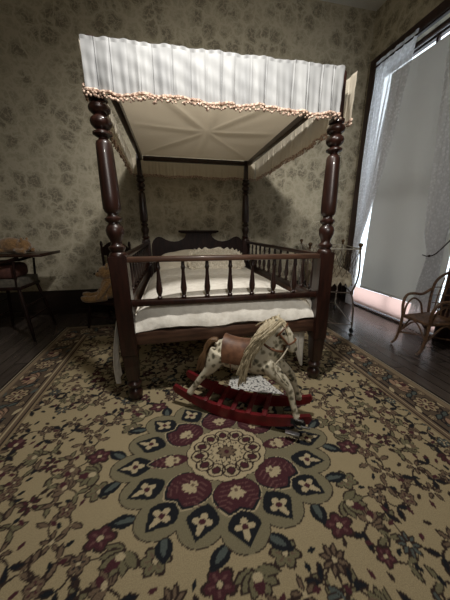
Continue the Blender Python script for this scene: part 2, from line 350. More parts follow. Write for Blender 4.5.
# ------------------------------------------------------------------ rug
RX0, RX1, RY0, RY1 = -1.63, 1.40, -2.62, 1.52
def build_rug():
    MX, MY = -0.135, -0.545
    xs = np.arange(RX0, RX1+.0025, .005)
    ys = np.concatenate([np.arange(RY0, -1.45, .012), np.arange(-1.45, .45, .005), np.arange(.45, RY1, .009), [RY1]])
    X, Y = np.meshgrid(xs, ys, indexing='ij')
    C = np.zeros(X.shape+(3,)); 
    c = lambda *a: np.array(lin(a)[:3])
    CREAM, LINE, MAR, ROSE, NAVY, OLIVE, TEAL, TAUPE, PALE = c(178, 162, 128), c(62, 50, 46), c(84, 50, 55), c(116, 82, 80), c(40, 42, 46), c(124, 118, 92), c(92, 100, 96), c(122, 104, 86), c(196, 180, 146)
    C[:] = CREAM
    U, V = X-MX, Y-MY
    def win_(x, y, r):
        nonlocal xs, ys
        i0, i1 = np.searchsorted(xs, [x-r, x+r]); j0, j1 = np.searchsorted(ys, [y-r, y+r])
        return slice(i0, i1), slice(j0, j1)
    def paint(x, y, r, fn, col):
        s = win_(x, y, r)
        if X[s].size == 0: return
        mk = fn(X[s]-x, Y[s]-y); C[s][mk] = col
    def ell(x, y, a, b2, th, col):
        ct, st = math.cos(th), math.sin(th)
        paint(x, y, max(a, b2)*1.05, lambda p, q: ((p*ct+q*st)/a)**2+((-p*st+q*ct)/b2)**2 < 1, col)
    def leaf(x, y, l, w, th, col):          # pointed leaf starting at x,y along th
        ct, st = math.cos(th), math.sin(th)
        def fn(p, q):
            s, t = (p*ct+q*st)/l, (-p*st+q*ct)/w
            return (s > 0) & (s < 1) & (np.abs(t) < np.sin(PI*np.clip(s, 0, 1))**.8)
        paint(x, y, l*1.05, fn, col)
    def petals(x, y, r, n, col, ph=0.0, deep=.35):
        paint(x, y, r*1.1, lambda p, q: np.hypot(p, q) < r*(1-deep+deep*np.abs(np.cos(n/2*(np.arctan2(q, p)-ph)))), col)
    def flower(x, y, r, n, c1, c2, ph=0.0, line=LINE):
        petals(x, y, r*1.12, n, line, ph); petals(x, y, r*.92, n, c1, ph)
        for k in range(n):
            a = ph+2*PI*k/n+PI/n*0; ell(x+r*.5*math.cos(a), y+r*.5*math.sin(a), r*.22, r*.1, a, c2)
        ell(x, y, r*.27, r*.27, 0, line); ell(x, y, r*.2, r*.2, 0, PALE)
    def palmette(x, y, r, th, c1, c2):
        for k, d in enumerate((-1.25, -.75, -.3, .3, .75, 1.25)):
            leaf(x-.35*r*math.cos(th), y-.35*r*math.sin(th), r*1.35*(1-.12*abs(d)), r*.3, th+d, LINE)
            leaf(x-.32*r*math.cos(th), y-.32*r*math.sin(th), r*1.22*(1-.12*abs(d)), r*.22, th+d, c1)
        leaf(x-.1*r*math.cos(th), y-.1*r*math.sin(th), r*.9, r*.26, th, c2)
        ell(x, y, r*.22, r*.22, 0, PALE)
    def stroke(pts, w, col):
        pts = np.array(pts)
        for a, b2 in zip(pts, pts[1:]):
            m_ = (a+b2)/2; r = np.hypot(*(b2-a))/2+w*1.5; d = b2-a; L2 = d@d+1e-12
            def fn(p, q, a=a, d=d, m_=m_, L2=L2):
                px, py = p+m_[0]-a[0], q+m_[1]-a[1]; t = np.clip((px*d[0]+py*d[1])/L2, 0, 1)
                return np.hypot(px-t*d[0], py-t*d[1]) < w
            paint(m_[0], m_[1], r, fn, col)
    # --- field: mirrored vines with flowers
    rg = random.Random(11); pts = []
    tries = 0
    while len(pts) < 400 and tries < 12000:
        tries += 1
        u, v2 = rg.uniform(.02, 1.24), rg.uniform(.02, 1.85)
        r0 = math.hypot(u/.93, v2/.72)
        if r0 < .77 or any(math.hypot(u-a, v2-b2) < .112 for k, (a, b2) in enumerate(pts)): continue
        pts.append((u, v2))
    kinds = [(rg.random(), rg.random()*6.28, rg.choice((5, 6, 8)), rg.randrange(5)) for _ in pts]
    cols = [(MAR, ROSE), (TAUPE, MAR), (TEAL, PALE), (OLIVE, TAUPE), (TAUPE, NAVY)]
    for sx in (1, -1):
        for sy in (1, -1):
            X0 = lambda u: MX+sx*u
            Y0 = lambda v2: MY+sy*v2
            for i, (u, v2) in enumerate(pts):                   # vines to nearest neighbours
                ds = sorted((math.hypot(u-a, v2-b2), j) for j, (a, b2) in enumerate(pts) if j != i)[:2]
                for d, j in ds:
                    a, b2 = pts[j]; mx_, my_ = (u+a)/2-(b2-v2)*.35, (v2+b2)/2+(a-u)*.35
                    stroke([(X0(q[0]), Y0(q[1])) for q in curve([(u, v2), (mx_, my_), (a, b2)], 7)], .0038, LINE)
                    th = math.atan2(sy*(my_-v2), sx*(mx_-u))
                    for s in (.7, -.9):
                        leaf(X0(mx_), Y0(my_), .058, .013, th+s, LINE); leaf(X0(mx_), Y0(my_), .050, .008, th+s, (OLIVE, TAUPE, NAVY)[i % 3])
            for (u, v2), (k, ph, n, ci) in zip(pts, kinds):
                ang = math.atan2(sy*math.sin(ph), sx*math.cos(ph)); r = .032+.024*k
                if k > .62: palmette(X0(u), Y0(v2), r*1.05, ang, *cols[ci])
                elif k > .14:
                    r *= 1.12
                    for q in range(n):
                        leaf(X0(u)+r*.15*math.cos(ang+q*6.2832/n), Y0(v2)+r*.15*math.sin(ang+q*6.2832/n), r*.95, r*.24, ang+q*6.2832/n, LINE)
                        leaf(X0(u)+r*.25*math.cos(ang+q*6.2832/n), Y0(v2)+r*.25*math.sin(ang+q*6.2832/n), r*.66, r*.12, ang+q*6.2832/n, cols[ci][0])
                    ell(X0(u), Y0(v2), r*.2, r*.2, 0, PALE)
                else: flower(X0(u), Y0(v2), r, 5, *cols[ci], ph=ang)
                for q in range(3):
                    a = ang+q*2.1+.8; leaf(X0(u)+r*1.35*math.cos(a), Y0(v2)+r*1.35*math.sin(a), .034, .008, a+.9, (LINE, NAVY, MAR)[q])
    # --- medallion (an oval: the same drawing, squeezed towards its centre)
    KX, KY = .93, .72; XS = (xs, ys, X, Y); xs, ys = MX+(xs-MX)/KX, MY+(ys-MY)/KY; X, Y = MX+(X-MX)/KX, MY+(Y-MY)/KY
    pol = lambda r, a: (MX+r*math.cos(a), MY+r*math.sin(a))
    for k in range(16):                                           # outer red blossoms and pale ones between
        a = 2*PI*(k+.5)/16; x, y = pol(.655+.05*(k % 2), a)
        if k % 2: flower(x, y, .062, 5, MAR, ROSE, a)
        else: flower(x, y, .060, 6, OLIVE, TAUPE, a)
    for k in range(8):
        a = 2*PI*k/8+PI/2; x, y = pol(.70, a); palmette(x, y, .085, a, OLIVE, MAR)
        for s in (-1, 1):
            x, y = pol(.55, a+.14*s); leaf(x, y, .13, .036, a+.75*s, NAVY); leaf(x, y, .10, .014, a+.75*s, TEAL)
    BORD = c(138, 130, 104)
    tiles = [(2*PI*k/16+PI/2, .490 if k % 2 == 0 else .455) for k in range(16)]
    for rr, cc in ((.128, LINE), (.122, BORD)):                   # scalloped ring of tile borders
        for a, r in tiles: x, y = pol(r, a); ell(x, y, rr, rr*.86, a, cc)
    paint(MX, MY, .50, lambda p, q: np.hypot(p, q) < .44, BORD)
    for a, r in tiles:                                            # dark lozenges with pale hearts
        x, y = pol(r, a)
        def loz(p, q, a=a, g=1.0):
            s, t = p*math.cos(a)+q*math.sin(a), -p*math.sin(a)+q*math.cos(a); t = t/(1-.35*s/.09); return (np.abs(s)/(.094*g))**1.25+(np.abs(t)/(.074*g))**1.25 < 1
        paint(x, y, .1, loz, NAVY); petals(x, y, .046, 4, PALE, a, .6); leaf(x+.02*math.cos(a), y+.02*math.sin(a), .05, .012, a, PALE); ell(x, y, .015, .015, 0, MAR)
    for k in range(8):                                            # heart palmettes
        a = 2*PI*k/8+PI/2; fish = k in (2, 6); w = .060 if fish else .108
        x, y = pol(.195, a); sides = (0,) if fish else (-1, 1)
        for g, cc in ((1.0, PALE), (.97, NAVY), (.90, MAR)):
            for s in sides: leaf(x, y, .240*g, w*.86*g, a+.24*s, cc)
        for s in sides:
            for t in (.060, .090, .120, .150, .180):
                aa = a+.24*s+.16*s
                for dt in (-.03, -.015, 0, .015, .03):
                    xx, yy = x+(t+abs(dt)*.5)*math.cos(aa)-dt*math.sin(aa), y+(t+abs(dt)*.5)*math.sin(aa)+dt*math.cos(aa); ell(xx, yy, .0045, .009, aa, ROSE)
        for q in range(5): xx, yy = pol(.292, a); leaf(xx, yy, .05, .014, a+(q-2)*.55+(PI if q % 2 else 0)*0, PALE)
        xx, yy = pol(.285, a); petals(xx, yy, .030, 6, PALE, a, .45); ell(xx, yy, .01, .01, 0, TAUPE)
    sc = lambda p, q, r: np.hypot(p, q) < r*(.955+.045*np.abs(np.sin(8*np.arctan2(q, p))))
    paint(MX, MY, .25, lambda p, q: sc(p, q, .228), LINE); paint(MX, MY, .25, lambda p, q: sc(p, q, .222), PALE)
    for k in range(12):                                           # ring of small dark flowers under arches
        a = 2*PI*k/12; x, y = pol(.150, a)
        paint(x, y, .06, lambda p, q: np.abs(np.hypot(p, q)-.046) < .0042, LINE)
        leaf(x-.030*math.cos(a), y-.030*math.sin(a), .064, .026, a, LINE); leaf(x-.024*math.cos(a), y-.024*math.sin(a), .05, .017, a, MAR)
    petals(MX, MY, .098, 16, LINE, 0, .4); petals(MX, MY, .088, 16, PALE, 0, .4); petals(MX, MY, .06, 8, LINE, 0, .35); petals(MX, MY, .05, 8, TAUPE, 0, .35); ell(MX, MY, .016, .016, 0, MAR)
    xs, ys, X, Y = XS
    # --- border
    D = np.minimum(np.minimum(X-RX0, RX1-X), np.minimum(Y-RY0, RY1-Y))
    C[D < .33] = c(150, 132, 104)
    C[D < .315] = LINE; C[D < .305] = TAUPE; C[D < .262] = c(44, 38, 40); C[D < .250] = c(104, 90, 76)
    # motif runs round the border
    def side(n, p, q):
        for k in range(n):
            t = (k+.5)/n; x, y = p[0]+(q[0]-p[0])*t, p[1]+(q[1]-p[1])*t
            th = math.atan2(q[1]-p[1], q[0]-p[0])
            stroke([(x+dx*math.cos(th)-.055*math.sin(dx/.11*PI)*math.sin(th), y+dx*math.sin(th)+.055*math.sin(dx/.11*PI)*math.cos(th)) for dx in np.linspace(-.115, .115, 14)], .006, c(48, 42, 42))
            for s in (-1, 1):
                flower(x+s*.075*math.sin(th)+.11*math.cos(th), y-s*.075*math.cos(th)+.11*math.sin(th), .026, 5, c(160, 142, 112), MAR); leaf(x-s*.08*math.sin(th), y+s*.08*math.cos(th), .07, .014, th+.4*s, PALE if k % 3 else TEAL)
            for s in (-1, 1):
                for d in (.055, .115):
                    leaf(x+s*d*math.cos(th), y+s*d*math.sin(th), .07, .02, th+PI/2*s+.5, NAVY); leaf(x+s*d*math.cos(th), y+s*d*math.sin(th), .06, .012, th+PI/2*s+.5, TEAL)
            if k % 2: palmette(x, y, .085, th+PI/2, c(170, 140, 116), MAR)
            else: flower(x, y, .075, 8, c(176, 158, 126), MAR)
    o_ = .155; nx, ny = 13, 18
    side(ny, (RX0+o_, RY0+o_), (RX0+o_, RY1-o_)); side(ny, (RX1-o_, RY1-o_), (RX1-o_, RY0+o_))
    side(nx, (RX0+o_, RY1-o_), (RX1-o_, RY1-o_)); side(nx, (RX1-o_, RY0+o_), (RX0+o_, RY0+o_))
    C[(D < .285) & (D > .278)] = PALE; 
    C[D < .062] = TAUPE; C[D < .052] = c(150, 132, 108); C[D < .020] = LINE; C[D < .012] = c(190, 178, 152)
    nxp, nyp = X.shape
    Z = np.full(X.shape, .012); Z[0, :] = Z[-1, :] = 0.0; Z[:, 0] = Z[:, -1] = 0.0
    co = np.stack([X, Y, Z], -1).reshape(-1, 3)
    idx = np.arange(nxp*nyp).reshape(nxp, nyp)
    q = np.stack([idx[:-1, :-1], idx[1:, :-1], idx[1:, 1:], idx[:-1, 1:]], -1).reshape(-1, 4)
    me = bpy.data.meshes.new('oriental_rug')
    me.vertices.add(len(co)); me.vertices.foreach_set('co', co.ravel().astype(np.float32))
    me.loops.add(q.size); me.loops.foreach_set('vertex_index', q.ravel().astype(np.int32))
    me.polygons.add(len(q)); me.polygons.foreach_set('loop_start', np.arange(0, q.size, 4, dtype=np.int32))
    me.update(calc_edges=True)
    ca = me.color_attributes.new('weave', 'FLOAT_COLOR', 'POINT')
    ca.data.foreach_set('color', np.concatenate([C.reshape(-1, 3), np.ones((len(co), 1))], 1).ravel().astype(np.float32))
    me.materials.append(M['rug'])
    o = bpy.data.objects.new('oriental_rug', me); COL.objects.link(o)
    tag(o, 'large cream floral rug with maroon medallion covering the dark floor', 'rug')
build_rug()
ZR = .012                                                          # top of the pile

# ------------------------------------------------------------------ canopy bed
HX, LY = .675, 1.96
bed = thing('canopy_bed', 'dark mahogany four-poster canopy bed with spindle rails and white valance', 'bed', (0, LY/2, 0))
def bl(bm): bmesh.ops.translate(bm, vec=(0, -LY/2, 0), verts=bm.verts); return bm
def post_bm():
    bm = B()
    lathe(bm, [(ZR, .020), (.022, .036), (.045, .047), (.075, .047), (.097, .034), (.105, .026), (.113, .030), (.122, .046), (.14, .048), (.155, .036), (.168, .032)], seg=24)
    def sq(z0, z1, a, b2):
        v0 = [bm.verts.new((sx*a, sy*a, z0)) for sx, sy in ((-1, -1), (1, -1), (1, 1), (-1, 1))]
        v1 = [bm.verts.new((sx*b2, sy*b2, z1)) for sx, sy in ((-1, -1), (1, -1), (1, 1), (-1, 1))]
        fs = [bm.faces.new(v0[::-1]), bm.faces.new(v1)]
        for i in range(4): fs.append(bm.faces.new((v0[i], v0[(i+1) % 4], v1[(i+1) % 4], v1[i])))
        bmesh.ops.bevel(bm, geom=list({e for f in fs for e in f.edges}), offset=.006, segments=2, affect='EDGES')
    sq(.165, .36, .036, .046); sq(.355, .985, .050, .050)
    lathe(bm, [(.975, .048), (.99, .049), (1.0, .043), (1.005, .036), (1.012, .040), (1.022, .046), (1.034, .046), (1.042, .034), (1.055, .030), (1.075, .036), (1.10, .047), (1.125, .050), (1.145, .044), (1.158, .032), (1.165, .031), (1.172, .042), (1.180, .046), (1.190, .046), (1.197, .036), (1.203, .030), (1.212, .029), (1.222, .040), (1.240, .0475), (1.30, .0475), (1.40, .0455), (1.50, .0425), (1.553, .0405), (1.566, .036), (1.575, .024), (1.583, .022), (1.588, .034), (1.597, .048), (1.606, .048), (1.614, .032), (1.620, .026), (1.627, .038), (1.640, .050), (1.655, .053), (1.668, .048), (1.680, .034), (1.685, .030), (1.690, .038), (1.702, .051), (1.716, .053), (1.730, .044), (1.738, .034), (1.746, .045), (1.760, .045), (1.766, .03)], seg=28)
    sq(1.76, 2.0, .026, .024)
    return bm
pm = None
for sx, y in ((-1, 0), (1, 0), (-1, LY), (1, LY)):
    if pm is None: p0 = obj('post', post_bm(), 'mahogany', bed); pm = p0.data; o = p0
    else: o = p0.copy(); COL.objects.link(o); o.parent = bed
    o.location = (sx*HX, y-LY/2, 0)
    if (sx, y) == (-1, 0): o.location.x += .022; o.rotation_euler = (0, -math.radians(.9), 0)
# spindles
def spindle_bm(h):
    bm = B(); k = h/.24
    lathe(bm, [(z*k, r) for z, r in [(0, .010), (.006, .015), (.016, .016), (.022, .010), (.03, .012), (.05, .0185), (.07, .020), (.10, .0165), (.15, .0115), (.185, .010), (.195, .013), (.202, .015), (.209, .012), (.222, .011), (.24, .010)]], seg=14)
    return bm
# footboard
b_ = B(); box(b_, (0, 0, .958), (2*HX-.09, .055, .032), .007); obj('foot_top_rail', bl(b_), 'rail_wood', bed)
b_ = B(); box(b_, (0, 0, .690), (2*HX-.09, .055, .036), .007); obj('foot_lower_rail', bl(b_), 'mahogany', bed)
b_ = B(); box(b_, (0, 0, .458), (2*HX-.09, .045, .088), .006); obj('foot_base_board', bl(b_), 'rail_wood', bed)
sp0 = obj('spindle', spindle_bm(.238), 'mahogany', bed); sp0.location = (-.45, -LY/2, .706)
for k in range(1, 7):
    o = sp0.copy(); COL.objects.link(o); o.parent = bed; o.location = (-.45+.15*k, -LY/2, .706)
# side rails
ss0 = None
for sx in (-1, 1):
    b_ = B(); box(b_, (sx*HX, LY/2, .955), (.045, LY-.09, .032), .007); obj('side_top_rail', bl(b_), 'mahogany', bed)
    b_ = B(); box(b_, (sx*HX, LY/2, .655), (.045, LY-.09, .036), .007); obj('side_lower_rail', bl(b_), 'mahogany', bed)
    b_ = B(); box(b_, (sx*HX, LY/2, .515), (.035, LY-.09, .244), .006); obj('side_board', bl(b_), 'rail_wood', bed)
    for k in range(12):
        if ss0 is None: ss0 = obj('spindle', spindle_bm(.27), 'mahogany', bed); o = ss0
        else: o = ss0.copy(); COL.objects.link(o); o.parent = bed
        o.location = (sx*HX, -LY/2+.15+k*(LY-.30)/11, .671)
# headboard outline
half = [(.625, .50), (.625, .93), (.60, .985), (.565, 1.02), (.53, 1.033), (.49, 1.025), (.44, .995), (.39, .975), (.33, .968), (.27, .975), (.22, .998), (.185, 1.028), (.172, 1.058), (.18, 1.072), (.235, 1.076), (.255, 1.088), (.255, 1.104), (.24, 1.114)]
b_ = B(); extrude_poly(b_, half+[(-x, z) for x, z in half[::-1]], .036, 'Y', LY); obj('headboard', bl(b_), 'dark_wood', bed, False)
b_ = B(); box(b_, (0, LY-.005, 1.100), (.54, .075, .028), .008); obj('headboard_cap', bl(b_), 'dark_wood', bed)
# tester frame
for sx in (-1, 1):
    b_ = B(); box(b_, (sx*HX, LY/2, 1.955), (.046, LY-.05, .05), .004); obj('tester_rail', bl(b_), 'mahogany', bed)
for y in (0, LY):
    b_ = B(); box(b_, (0, y, 1.955), (2*HX-.05, .046, .05), .004); obj('tester_rail', bl(b_), 'mahogany', bed)
# canopy cloth with radiating seams
def canopy(u, v):
    x, y = (u-.5)*2*(HX-.01), .02+v*(LY-.04)
    p, q = (u-.5)*2, (v-.5)*2
    sag = -.030*(1-p*p)*(1-q*q)
    d = min(abs(p-q), abs(p+q), abs(p)*1.2, abs(q)*1.2)
    ridge = .016*math.exp(-(d/.06)**2)*(1-max(abs(p), abs(q))**4)
    a = math.atan2(q, p); r = math.hypot(p, q)
    return (x, y, 1.985+sag+ridge+.003*math.sin(a*13+r*3)*min(1, r)*(1-max(abs(p), abs(q))**6))
b_ = B(); sheet(b_, 80, 80, canopy); obj('canopy', bl(b_), 'canopy_cloth', bed)
# valances
def valance(p, q, zt, zbot, npl, seed, outward, amp=.016, mat='satin_lit'):
    zt = zt if isinstance(zt, tuple) else (zt, zt)
    rg = random.Random(seed); p, q = Vector(p), Vector(q); n = 340 if (q-p).length > 1 else 40
    folds = []; t = 0.0
    while t < 1.0:
        w = rg.uniform(.7, 1.35)/npl; folds.append((t, t+w, rg.uniform(.55, 1.25))); t += w
    def off(t, v):
        for a, b2, k in folds:
            if a <= t <= b2:
                s = (t-a)/(b2-a)
                return k*amp*(.55*s**1.3-1.1*(1-.6*v if k > .9 else .35+.5*(1-v))*math.exp(-((s-.92)/.07)**2))*(0.5+.5*(1-v))
        return 0
    fr_ = [npl*3.1, npl*5.3, npl*12.7, seed]
    zb = [zbot+.006*math.sin(17*i/n+seed)+.004*math.sin(41*i/n) for i in range(n+1)]
    def f(u, v):
        i = int(round(u*n)); base = p.lerp(q, u)
        d = off(u, v)+(.006*math.sin(u*fr_[0]+fr_[3])+.004*math.sin(u*fr_[1])+.0022*math.sin(u*fr_[2]+v*2))*(1.05-v)+.0012*math.sin(v*17+u*53)
        ztop = zt[0]+(zt[1]-zt[0])*u; z = zb[i]+(ztop-zb[i]+.0025*math.sin(u*37+seed)+.0015*math.sin(u*97))*v
        return base+Vector(outward)*d+Vector((0, 0, z))
    b1 = B(); sheet(b1, n, 16, f)
    # narrow ruffled heading on the top edge
    sheet(b1, n, 2, lambda u, v: f(u, 1)+Vector((0, 0, v*.014))+Vector(outward)*(.0025*math.sin(u*n*.55)*v+.0015*v))
    va_ = obj('valance', bl(b1), mat, bed)
    b2 = B(); line = [f(i/n, 0)+Vector(outward)*.004 for i in range(n+1)]
    tube(b2, line, .0075, 6)
    L_ = (q-p).length; m_ = int(L_/.0080)
    for k in range(m_):
        u = (k+rg.uniform(.2, .8))/m_; c_ = f(u, 0)+Vector(outward)*.006
        r = rg.uniform(.0050, .0090)
        ball(b2, c_+Vector((rg.uniform(-.003, .003), rg.uniform(-.005, .005), -.010-rg.uniform(0, .017))), r, (1, 1, 1), 1)
    obj('fringe', bl(b2), 'fringe', va_)
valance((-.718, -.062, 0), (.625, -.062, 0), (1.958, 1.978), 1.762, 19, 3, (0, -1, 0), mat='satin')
valance((-.725, -.055, 0), (-.790, 1.985, 0), (1.958, 1.985), 1.790, 26, 4, (-1, 0, 0))
valance((.738, -.012, 0), (.790, 1.985, 0), 2.0, 1.775, 26, 5, (1, 0, 0))
valance((-.785, 2.015, 0), (.785, 2.015, 0), 1.955, 1.785, 44, 6, (0, 1, 0), .010)

# bedding
b_ = B(); box(b_, (0, LY/2+.01, .520), (1.20, LY-.10, .125), .03, seg=3); box(b_, (0, LY/2, .44), (1.24, LY-.06, .03))
tag(obj('mattress', b_, 'sheet'), 'thick cream mattress inside the spindle rails of the canopy bed', 'mattress')
def dome(x, y):
    return .585+.140*max(0.0, 1-abs(x/.61)**3.2)**.6*max(0.0, 1-max(0.0, (.12-y)/.12)**2.4)**.5+.006*math.sin(x*7+y*3)*math.sin(y*5)
def spread(u, v):
    x = (u-.5)*1.25; y = .012+v*1.45
    if v < .18:                                                  # rolls over and hangs down the foot
        t = v/.18
        if t < .55:
            k = t/.55; z = .505+(dome(x, .03)-.505-.004)*k; y = .030-.058*(1-k**1.5)*(1-.5*max(0, (.12-k)/.12)**2)+.005*math.sin(x*23+k*5)*(1-k)+.003*math.sin(x*51)
            return (x, y, z+.010*math.sin(x*13)*(1-k))
        k = (t-.55)/.45; y = .030+.20*k
        return (x, y, dome(x, max(y, .03))+.004)
    k = (v-.18)/.82; y = .23+1.2*k
    return (x, y, dome(x, y)+.004)
bs = thing('bedspread', 'white quilted bedspread spread over the mattress with corners hanging by the posts', 'bedspread', (0, LY/2, .6))
def bs_l(bm): bmesh.ops.translate(bm, vec=(0, -LY/2, -.6), verts=bm.verts); return bm
b_ = B(); sheet(b_, 90, 110, spread); obj('cover', bs_l(b_), 'quilt', bs)
def drop_left(u, v):
    return (-.722-.055*math.sin(PI*min(1, v*.62))-.010*math.sin(u*8+v*2), .05+.15*u*(1-.2*v), .60-.49*v-.03*math.sin(u*PI)*v)
def drop_right(u, v):
    w = .135*(1-.72*v**2); xo = .648+.012*v
    return (xo-w*(1-u), .115+.05*u+.016*math.sin(u*10+v*3), .56-.52*v+.02*(1-u)*v)
for fn in (drop_left, drop_right):
    b_ = B(); sheet(b_, 18, 26, fn, .004); obj('corner_drop', bs_l(b_), 'quilt', bs)
# folded corner of the cover by the right post
b_ = B()
for k in range(3):
    tube(b_, curve([(.50, .035+.02*k, .665-.02*k), (.57, .03+.02*k, .66-.03*k), (.615, .035, .60-.03*k), (.60, .03, .535)], 14), [.010+.012*math.sin(PI*i/14) for i in range(15)], 8, .5)
obj('folded_corner', bs_l(b_), 'quilt', bs)
def pillow(name, label, c, sx, sy, sz, mat, tilt, ruffle=0, rz=0):
    t = thing(name, label, 'pillow', c, rz)
    rot = Matrix.Rotation(tilt, 3, 'X')
    bm = B(); q = bmesh.ops.create_uvsphere(bm, u_segments=48, v_segments=24, radius=1)
    for v in bm.verts:
        x, y, z = v.co
        sg = lambda a, e: math.copysign(abs(a)**e, a)
        pinch = 1-.18*(abs(x*y))
        p = Vector((sg(x, .8)*sx, sg(y, .7)*sy, z*sz*pinch+.05*sz*math.sin(x*11+y*7)))
        v.co = rot @ p
    obj('pillow_body', bm, mat, t)
    if ruffle:
        bm = B(); n = 140
        def f(u, v):
            a = 2*PI*u; sg = lambda q, e: math.copysign(abs(q)**e, q)
            ex = 1+.0; x, y = sg(math.cos(a), .62)*(sx*.97+ruffle*v), sg(math.sin(a), .62)*(sy*.97+ruffle*v)
            return rot @ Vector((x, y, .016*v*math.sin(u*2*PI*26)+.01*v))
        sheet(bm, n, 4, f); obj('lace_ruffle', bm, 'lace_cloth', t)
    return t
pillow('pillow', 'large cream pillow leaning on the headboard across the bed', (-.02, 1.50, .735), .54, .30, .11, 'sheet', math.radians(18))
pillow('pillow', 'small white lace-edged pillow propped in front of the large cream pillow', (.10, 1.16, .80), .27, .15, .055, 'lace_cloth', math.radians(38), .045, math.radians(-4))

# ------------------------------------------------------------------ rocking horse
hz = math.atan2(-.518, .855)
horse = thing('rocking_horse', 'dappled cream rocking horse with brown saddle on red rockers at the bed foot', 'rocking horse', (.015, -.255, ZR), hz)
dz = ZR
b_ = B()
def limb(bm, ctrl, n=16, seg=14, flat=1.0):
    c_ = curve(ctrl, n); tube(bm, [p[:3] for p in c_], [float(p[3]) for p in c_], seg, flat)
limb(b_, [(-.155, 0, .405, .05), (-.13, 0, .400, .080), (-.06, 0, .392, .088), (.03, 0, .385, .088), (.12, 0, .388, .090), (.185, 0, .405, .078), (.215, 0, .42, .05)], 24, 20)
limb(b_, [(.13, 0, .41, .085), (.165, 0, .47, .078), (.185, 0, .53, .060), (.195, 0, .575, .050), (.205, 0, .60, .04)], 16, 18)
limb(b_, [(.185, 0, .60, .040), (.215, 0, .585, .049), (.25, 0, .555, .043), (.275, 0, .515, .034), (.292, 0, .485, .029), (.299, 0, .470, .020)], 16, 16)
for s in (-1, 1):
    limb(b_, [(.198, s*.026, .615, .012), (.20, s*.033, .645, .013), (.205, s*.034, .668, .004)], 8, 10)
    limb(b_, [(-.125, s*.040, .41, .062), (-.15, s*.058, .355, .052), (-.175, s*.068, .305, .036), (-.205, s*.074, .27, .025), (-.245, s*.080, .215, .020), (-.285, s*.086, .155, .018), (-.300, s*.088, .130, .023), (-.308, s*.088, .113, .025)], 22, 14)
    limb(b_, [(.165, s*.045, .39, .055), (.215, s*.056, .345, .042), (.268, s*.064, .305, .029), (.300, s*.070, .262, .023), (.322, s*.080, .195, .018), (.340, s*.086, .145, .018), (.348, s*.088, .125, .022), (.352, s*.088, .112, .024)], 22, 14)
fused('body', b_, 'dapple', horse, .0055, 4)
for s in (-1, 1):
    b_ = B(); ball(b_, (.243, s*.041, .583), .0085, sub=2); obj('eye', b_, 'glass_black', horse)
    b_ = B(); ball(b_, (.288, s*.022, .487), .006, (1, .6, 1)); obj('nostril', b_, 'glass_black', horse)
rz_t = lambda s: .070+.080*(s/.41)**2
rz_b = lambda s: .100*(s/.41)**2
for s in (-1, 1):
    n = 28; ss = [-.415+.83*i/n for i in range(n+1)]
    pts = [(q, rz_b(q)) for q in ss]+[(q, rz_t(q)) for q in ss[::-1]]
    pts.insert(n+1, (.428, .135)); pts.append((-.428, .135))
    b_ = B(); extrude_poly(b_, pts, .026, 'Y', s*.090); obj('rocker', b_, 'red_paint', horse, False)
for q in (-.20, -.11, -.02, .075, .17):
    b_ = B(); box(b_, (q, 0, rz_t(q)+.004), (.030, .215, .014), .003, Matrix.Rotation(-math.atan(2*.075*q/.41**2), 3, 'Y')); obj('cross_slat', b_, 'red_paint', horse)
# saddle hugging the barrel
def sad(u, v):
    s = -.105+.195*u; a = (v-.5)*2*1.75
    r = .1005+.004*math.cos(2*a)
    z0 = .390; rise = (.016*(abs(u-.5)*2)**2.2+.006)*math.exp(-(a/.7)**2)
    s += .018*math.sin(v*PI)*0-.02*abs(a)/1.75*(u-.5)
    return (s, (r+rise)*math.sin(a)*.95, z0+(r+rise)*math.cos(a))
b_ = B(); sheet(b_, 22, 30, sad, .006); sd = obj('saddle', b_, 'leather', horse)
for s_ in (-.06, .06):
    b_ = B(); tube(b_, [(s_*.6, .106*math.sin(a), .386+.106*math.cos(a)) for a in np.linspace(1.6, 2*PI-1.6, 16)], .006, 6, .4); obj('girth', b_, 'strap', horse)
# bridle, reins, breast strap
b_ = B()
def ring3(c, ax, r1, n=22):
    ax = Vector(ax).normalized(); u = ax.orthogonal().normalized(); w = ax.cross(u)
    return [Vector(c)+(u*math.cos(2*PI*k/n)+w*math.sin(2*PI*k/n))*r1 for k in range(n+1)]
tube(b_, ring3((.272, 0, .520), (.5, 0, -.85), .0385), .005, 6)
tube(b_, ring3((.222, 0, .583), (.75, 0, -.62), .053), .005, 6)
for s in (-1, 1): tube(b_, [(.226, s*.052, .578), (.25, s*.047, .55), (.272, s*.039, .52)], .005, 6)
tube(b_, ring3((.185, 0, .50), (.35, 0, .93), .074), .006, 6)
obj('bridle', b_, 'strap', horse)
b_ = B(); tube(b_, ring3((.272, -.044, .512), (0, 1, 0), .010, 12), .0025, 6); ball(b_, (.272, -.047, .512), .004); obj('bit_ring', b_, 'steel', horse)
b_ = B(); tube(b_, curve([(.272, -.046, .508), (.245, -.075, .46), (.215, -.097, .42), (.225, -.105, .385), (.262, -.105, .34), (.29, -.095, .31)], 22), .0038, 6); obj('rein', b_, 'cord', horse)
